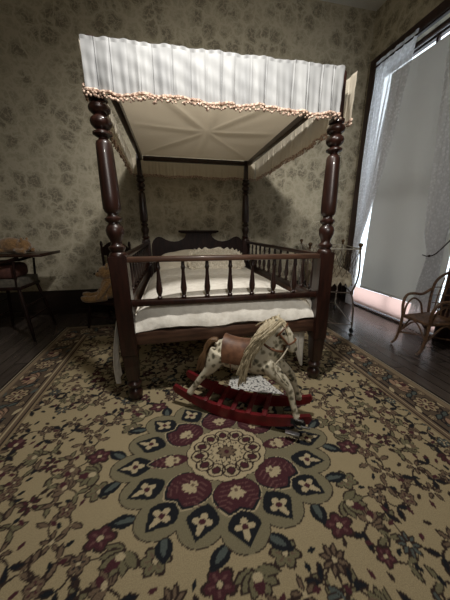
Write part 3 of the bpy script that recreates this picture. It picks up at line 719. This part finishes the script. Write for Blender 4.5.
# mane: strands from the crest down the near side
b_ = B(); rg = random.Random(5)
CR = [(.075, .495), (.10, .545), (.13, .595), (.165, .628), (.20, .640), (.228, .628)]
for k in range(150):
    t = (k+rg.random())/150; c0 = curve(CR, 60)[int(t*59.9)]; cs, cz = c0[0]+rg.uniform(-.008, .008), c0[1]+rg.uniform(-.008, .004)
    side = -1 if k % 6 else 1
    ln = (.235-.10*t)*rg.uniform(.8, 1.12) if t < .8 else rg.uniform(.07, .13)
    drift = -.040-.075*t+rg.uniform(-.034, .026); y1 = side*(.066+rg.uniform(0, .014)); y2 = side*(.094+rg.uniform(0, .012))
    pts = curve([(cs+.006, side*.002, cz-.004), (cs-.004, side*.034, cz+.006), (cs+drift*.4, y1, cz-ln*.36), (cs+drift*.8, y2, cz-ln*.76), (cs+drift, y2+side*.004, cz-ln)], 12)
    tube(b_, pts, [.0072*(1-.7*(i/12)**1.6)+.0008 for i in range(13)], 6)
for k in range(10):                                                # forelock
    y0 = rg.uniform(-.02, .02)
    tube(b_, curve([(.20, y0, .640), (.232, y0*1.4, .632), (.258, y0*1.8-.01, .598), (.268, y0*2-.012, .572)], 8), [.008, .008, .008, .007, .006, .005, .004, .003, .002], 6)
obj('mane', b_, 'mane', horse)
b_ = B()
for k in range(26):
    y0 = rg.uniform(-.022, .022); e = rg.uniform(-.02, .02)
    tube(b_, curve([(-.155, y0*.3, .468+rg.uniform(-.006, .006)), (-.192, y0*.9, .462+e*.4), (-.228, y0*1.2, .40+e*.5), (-.250+e, y0*1.4, .33), (-.272+e, y0*1.5, .255+rg.uniform(-.03, .03))], 12), [.012*(1-.6*(i/12)**2) for i in range(13)], 6)
obj('tail', b_, 'tail', horse)
# hoof bracket at the front of the near rocker
b_ = B(); tube(b_, curve([(.325, -.112, .12), (.345, -.118, .085), (.375, -.115, .07), (.395, -.112, .10), (.38, -.112, .13)], 16), .006, 8); box(b_, (.355, -.108, .10), (.07, .008, .03), .002)
hb = obj('stirrup_bracket', b_, 'black_iron', horse)
for c_, z_ in (((.335, -.135, .045), (.075, .025, .012)), ((.40, -.125, .095), (.05, .012, .010)), ((.365, -.118, .125), (.045, .008, .008))): b_ = B(); box(b_, c_, z_, .002); obj('stirrup_plate', b_, 'steel', hb)
# thin white patch with dark marks behind the horse
b_ = B(); hp = [np.array(p) for p in ((-.02, -.03), (.04, .12), (.27, .10), (.355, -.17))]
sheet(b_, 14, 14, lambda u, v: tuple((1-u)*(1-v)*hp[0]+(1-u)*v*hp[1]+u*v*hp[2]+u*(1-v)*hp[3])+(ZR+.006+.002*math.sin(u*9+v*5),), .001)
tag(obj('marked_sheet', b_, 'print', None, False), 'thin white patch with dark marks on the rug behind the rocking horse', 'sheet')

# ------------------------------------------------------------------ iron crib behind the right bed post
A_, B2, C_, D_ = Vector((1.575, .735, 0)), Vector((1.93, 1.57, 0)), Vector((1.09, .97, 0)), Vector((1.445, 1.78, 0))
ctr = (A_+B2+C_+D_)/4
crib = thing('iron_crib', 'small white iron crib with brass knobs between bed post and lace curtain', 'crib', ctr)
rel = lambda P, z=0, out=0.0: Vector((P.x-ctr.x, P.y-ctr.y, z))+((P-ctr).normalized()*out)
for P, mt in ((A_, 'aged_iron'), (B2, 'white_iron'), (C_, 'aged_iron'), (D_, 'white_iron')):
    b_ = B()
    if P in (A_, C_): path = [rel(P, .940, -.035), rel(P, .82, -.020), rel(P, .68, -.010), rel(P, .56, -.030), rel(P, .45, -.070), rel(P, .39, -.045), rel(P, .28, -.018), rel(P, .17, -.008), rel(P, .065, 0)]
    else: path = [rel(P, .945, .02), rel(P, .5, .01), rel(P, .065, 0)]
    tube(b_, curve(path, 30), .0095, 8)
    lg = obj('post', b_, mt, crib)
    top = path[0]
    b_ = B(); lathe(b_, [(.0, .012), (.012, .016), (.02, .010), (.028, .016), (.044, .024), (.058, .021), (.068, .008)], tuple(top-Vector((0, 0, .012))), 14); obj('knob', b_, 'brass', lg)
    b_ = B(); ft = rel(P, .028+(ZR if P is C_ else 0)); lathe(b_, [(-.009, .022), (-.009, .027), (.009, .027), (.009, .022)], tuple(ft), 16, 'X'); tube(b_, [ft, ft+Vector((0, 0, .045))], .007, 8); obj('caster', b_, 'black_iron', lg)
    if P in (A_, C_):
        for z_, r_, k_ in ((.45, .020, -.07), (.12, .015, -.006)): b_ = B(); ball(b_, rel(P, z_, k_), r_, (1, 1, 1.15)); obj('boss', b_, 'aged_iron', lg)
prs = ((A_, B2), (A_, C_), (C_, D_), (B2, D_))
infr = {id(A_): -.07, id(C_): -.07, id(B2): .01, id(D_): .01}
o_t = {0: .083, 1: .018, 2: .083, 3: .018}
outk = {id(A_): -.035, id(C_): -.035, id(B2): .02, id(D_): .02}
for i, (p, q) in enumerate(prs):
    b_ = B(); tube(b_, [rel(p, .93, outk[id(p)]), rel(q, .93, outk[id(q)])], .006, 8); obj('top_rail', b_, 'white_iron', crib)
    b_ = B(); tube(b_, [rel(p, .45, infr[id(p)]), rel(q, .45, infr[id(q)])], .007, 8); obj('frame_rail', b_, 'aged_iron', crib)
    b_ = B(); tube(b_, [rel(p, .10, 0), rel(q, .10, 0)], .006, 8); obj('stretcher', b_, 'white_iron' if i == 0 else 'aged_iron', crib)
    b_ = B(); n = 8                                              # crossed wires of the side netting
    for k in range(n+1):
        for d in (-2, 2):
            t0, t1 = k/n, (k+d)/n
            if 0 <= t1 <= 1:
                top = rel(p, .925, outk[id(p)]).lerp(rel(q, .925, outk[id(q)]), t0); bot = rel(p, .62, infr[id(p)]).lerp(rel(q, .62, infr[id(q)]), t1)
                tube(b_, [top, top.lerp(bot, .5)-((rel(p)+rel(q)).normalized()*-.012), bot], .0026, 5)
    obj('side_netting', b_, 'aged_iron', crib)
ex, ey = (A_-C_).normalized(), (B2-A_).normalized(); lx, ly = (A_-C_).length, (B2-A_).length
b_ = B()
def cpad(u, v):
    a, c_ = (u-.5)*2, (v-.5)*2
    e = max(abs(a), abs(c_)); z = .64+.05*(1-e**4)+.012*math.sin(u*19+v*7)
    sc_ = .86
    if e > .92: z -= (e-.92)/.08*(.10+.02*math.sin(u*50+v*60))
    return ex*(a*lx/2*sc_)+ey*(c_*ly/2*sc_)+Vector((0, 0, z))
sheet(b_, 50, 60, cpad, .006)
cm = obj('crib_bedding', b_, 'crib_linen'); cm.location = ctr; tag(cm, 'crumpled pale linen bedding lying inside the white iron crib', 'bedding')
b_ = B(); q = bmesh.ops.create_uvsphere(b_, u_segments=24, v_segments=14, radius=1)
for v in b_.verts: v.co = ex*(v.co.x*.20)+ey*(v.co.y*.11)+Vector((0, 0, v.co.z*.075))
cp = obj('crib_pillow', b_, 'crib_linen'); cp.location = ctr+ey*.27+Vector((0, 0, .762)); tag(cp, 'small plump pillow standing at the far end of the iron crib', 'pillow')

# ------------------------------------------------------------------ wicker armchair on the right
wch = thing('wicker_armchair', "child's brown bentwood wicker armchair by the window at the right edge", 'chair', (2.0, .27, 0), 0)
w_l = lambda x, y, z: (x-2.0, y-.27, z)
SZ = .315
b_ = B()
fr = [(1.86, .40), (1.87, .13), (2.20, .10), (2.19, .42)]
def seat(u, v):
    p = (1-u)*(1-v)*np.array(fr[0])+(1-u)*v*np.array(fr[1])+u*v*np.array(fr[2])+u*(1-v)*np.array(fr[3])
    return w_l(p[0], p[1], SZ-.014*math.sin(PI*u)*math.sin(PI*v)+.002*math.sin(u*70)*math.sin(v*60))
sheet(b_, 36, 36, seat, .018); obj('seat', b_, 'wicker', wch)
b_ = B(); tube(b_, [w_l(x, y, SZ-.012) for x, y in fr+fr[:1]], .014, 8); obj('seat_frame', b_, 'wicker', wch)
for i, (x, y) in enumerate(fr):
    sx = -1 if i < 2 else 1
    b_ = B(); tube(b_, curve([w_l(x, y, SZ), w_l(x+.005*sx, y, .18), w_l(x+.03*sx, y, .06), w_l(x+.065*sx, y+.01, .013)], 14), .013, 8); obj('leg', b_, 'wicker', wch)
b_ = B()
for i in range(4):
    (x0, y0), (x1, y1) = fr[i], fr[(i+1) % 4]
    mxx, myy = (x0+x1)/2, (y0+y1)/2
    tube(b_, curve([w_l(x0, y0, .14), w_l(mxx, myy, SZ-.03), w_l(x1, y1, .14)], 14), .008, 6)
tube(b_, [w_l(fr[0][0], fr[0][1], .13), w_l(fr[2][0], fr[2][1], .13)], .008, 6); tube(b_, [w_l(fr[1][0], fr[1][1], .13), w_l(fr[3][0], fr[3][1], .13)], .008, 6)
obj('brace', b_, 'wicker', wch)
for (x, y), (xb, yb) in ((fr[0], fr[3]), (fr[1], fr[2])):
    b_ = B(); s_ = 1 if y > .27 else -1
    tube(b_, curve([w_l(x, y, SZ-.02), w_l(x-.012, y+.01*s_, SZ+.11), w_l(x+.03, y+.025*s_, SZ+.195), w_l(x+.12, y+.03*s_, SZ+.205), w_l(x+.22, y+.03*s_, SZ+.195), w_l(xb, yb+.02*s_, SZ+.24)], 26), .013, 8)
    tube(b_, curve([w_l(x+.01, y, SZ), w_l(x+.035, y+.01*s_, SZ+.10), w_l(x+.11, y+.02*s_, SZ+.16), w_l(x+.20, y+.015*s_, SZ+.11), w_l(x+.23, y, SZ)], 22), .009, 8)
    obj('arm', b_, 'wicker', wch)
b_ = B(); tube(b_, curve([w_l(2.19, .42, SZ), w_l(2.205, .44, SZ+.16), w_l(2.215, .43, SZ+.32), w_l(2.22, .34, SZ+.42), w_l(2.22, .26, SZ+.44), w_l(2.22, .18, SZ+.42), w_l(2.215, .09, SZ+.32), w_l(2.205, .08, SZ+.16), w_l(2.2, .10, SZ)], 40), .013, 8); obj('back_frame', b_, 'wicker', wch)
b_ = B()
for k in range(7):
    y = .13+.043*k
    tube(b_, curve([w_l(2.195, .27+(y-.27)*.9, SZ), w_l(2.21, y+.02*math.sin(k*2), SZ+.2), w_l(2.218, .27+(y-.27)*.75, SZ+.40-.25*((y-.26)/.2)**2*.3)], 12), .006, 6)
for z, w in ((.10, .16), (.18, .165), (.26, .165)):
    tube(b_, curve([w_l(2.208, .26-w, SZ+z), w_l(2.222, .26, SZ+z+.03), w_l(2.208, .26+w, SZ+z)], 14), .005, 6)
obj('back_weave', b_, 'wicker', wch)

# ------------------------------------------------------------------ high chair at the far left
hc = thing('high_chair', 'dark wooden high chair with tray against the wall at the left edge', 'high chair', (-2.0, 1.45, 0), PI/2)
b_ = B(); box(b_, (0, -.13, .875), (.46, .50, .022), .006); box(b_, (0, -.374, .889), (.46, .012, .014), .004); obj('tray', b_, 'mahogany', hc)
b_ = B(); box(b_, (0, .05, .55), (.40, .36, .035), .008); obj('seat', b_, 'dark_wood', hc)
b_ = B(); box(b_, (0, .05, .59), (.385, .345, .10), .01); obj('seat_box', b_, 'chair_cushion', hc)
b_ = B(); box(b_, (0, .06, .71), (.31, .26, .15), .05, seg=3); obj('cushion', b_, 'red_cushion', hc)
for sx in (-1, 1):
    for sy in (-1, 1):
        b_ = B(); tube(b_, [(sx*.18, .05+sy*.15, .54), (sx*.215, .05+sy*.19, .28), (sx*.25, .05+sy*.23, 0)], [.016, .02, .014], 10); obj('leg', b_, 'dark_wood', hc)
    b_ = B(); tube(b_, [(sx*.18, .21, .55), (sx*.185, .235, .86), (sx*.185, .25, 1.08)], .015, 10); obj('back_post', b_, 'dark_wood', hc)
    b_ = B(); tube(b_, [(sx*.19, .22, .78), (sx*.20, .02, .80), (sx*.20, -.16, .855)], .016, 10); tube(b_, [(sx*.185, -.09, .56), (sx*.195, -.11, .82)], .012, 8); obj('arm', b_, 'dark_wood', hc)
for z in (.22, .36):
    for sy in (-1, 1): b_ = B(); tube(b_, [(-.21, .05+sy*.19, z), (.21, .05+sy*.19, z)], .009, 8); obj('rung', b_, 'dark_wood', hc)
for z, h in ((.98, .07), (.84, .04)):
    b_ = B(); box(b_, (0, .26, z-.06), (.36, .018, h), .005); obj('back_slat', b_, 'dark_wood', hc)
# plush animal on the tray
pl = thing('plush_animal', 'brown plush animal lying face down on the high chair tray', 'stuffed toy', (-1.93, 1.42, .886))
b_ = B(); ball(b_, (-.03, 0, .080), .085, (1.45, .95, .95), 3); ball(b_, (.085, -.01, .078), .066, (1.05, 1, 1), 3)
ball(b_, (.118, -.055, .052), .03, (1.2, 1, .8), 2)
for s in (-1, 1):
    ball(b_, (.095, s*.052, .138), .026, (.5, 1, 1), 2)
    limb(b_, [(.03, s*.05, .04, .026), (.07, s*.09, .028, .024), (.13, s*.10, .026, .026)], 8, 10)
    limb(b_, [(-.09, s*.04, .04, .03), (-.15, s*.07, .03, .027), (-.20, s*.075, .03, .03)], 8, 10)
fused('plush_body', b_, 'plush_brown', pl, .007, 3)

# ------------------------------------------------------------------ child's chair with teddy bear
cc = thing('child_chair', "dark child's spindle-back chair beside the bed's left foot post", 'chair', (-1.10, 1.52, 0), -math.radians(25))
SH = .325
b_ = B(); box(b_, (0, 0, SH), (.44, .40, .03), .008); obj('seat', b_, 'dark_wood', cc)
for sx in (-1, 1):
    for sy in (-1, 1):
        b_ = B(); tube(b_, [(sx*.17, sy*.15, SH), (sx*.19, sy*.17, SH/2), (sx*.205, sy*.185, ZR if sy < 0 else (ZR if sx > 9 else 0))], [.015, .019, .013], 10); obj('leg', b_, 'dark_wood', cc)
    b_ = B(); lathe(b_, [(z, r) for z, r in [(.32, .016), (.45, .014), (.6, .018), (.75, .014), (.88, .016), (.93, .013), (.95, .018), (.975, .014), (.99, .005)]], (sx*.19, .18, 0), 12); obj('back_post', b_, 'dark_wood', cc)
b_ = B(); half = [(.185, .82), (.185, .90), (.15, .93), (.10, .965), (.05, .985), (.0, .99)]
extrude_poly(b_, half+[(-x, z) for x, z in half[:-1][::-1]], .022, 'Y', .18); obj('crest', b_, 'dark_wood', cc, False)
for k in range(5):
    b_ = B(); tube(b_, [(-.12+.06*k, .165, .33), (-.12+.06*k, .18, .83)], [.010, .008], 8); obj('back_spindle', b_, 'dark_wood', cc)
for sy in (-1, 1): b_ = B(); tube(b_, [(-.19, sy*.17, .15), (.19, sy*.17, .15)], .010, 8); obj('rung', b_, 'dark_wood', cc)
ted = thing('teddy_bear', 'golden teddy bear sitting sideways on the dark chair beside the bed', 'teddy bear', (-1.10, 1.47, SH+.015), math.radians(192))
b_ = B()
ball(b_, (0, 0, .135), .10, (.92, .95, 1.28), 3); ball(b_, (.015, 0, .315), .083, (1, 1, .95), 3); ball(b_, (.085, 0, .298), .040, (1.1, 1, .85), 2)
for s in (-1, 1):
    ball(b_, (-.005, s*.066, .385), .032, (.55, 1, 1), 2)
    limb(b_, [(.0, s*.085, .215, .036), (.05, s*.125, .145, .034), (.10, s*.125, .075, .033), (.12, s*.115, .05, .034)], 10, 12)
    limb(b_, [(.03, s*.07, .05, .05), (.12, s*.085, .045, .043), (.21, s*.095, .042, .036), (.245, s*.097, .06, .042), (.25, s*.097, .085, .034)], 12, 12)
fused('plush_body', b_, 'teddy', ted, .008, 3)
b_ = B(); ball(b_, (.127, 0, .308), .014, (1, 1.2, .8)); obj('nose', b_, 'snout', ted)
for s in (-1, 1):
    b_ = B(); ball(b_, (.088, s*.032, .338), .009); obj('eye', b_, 'glass_black', ted)
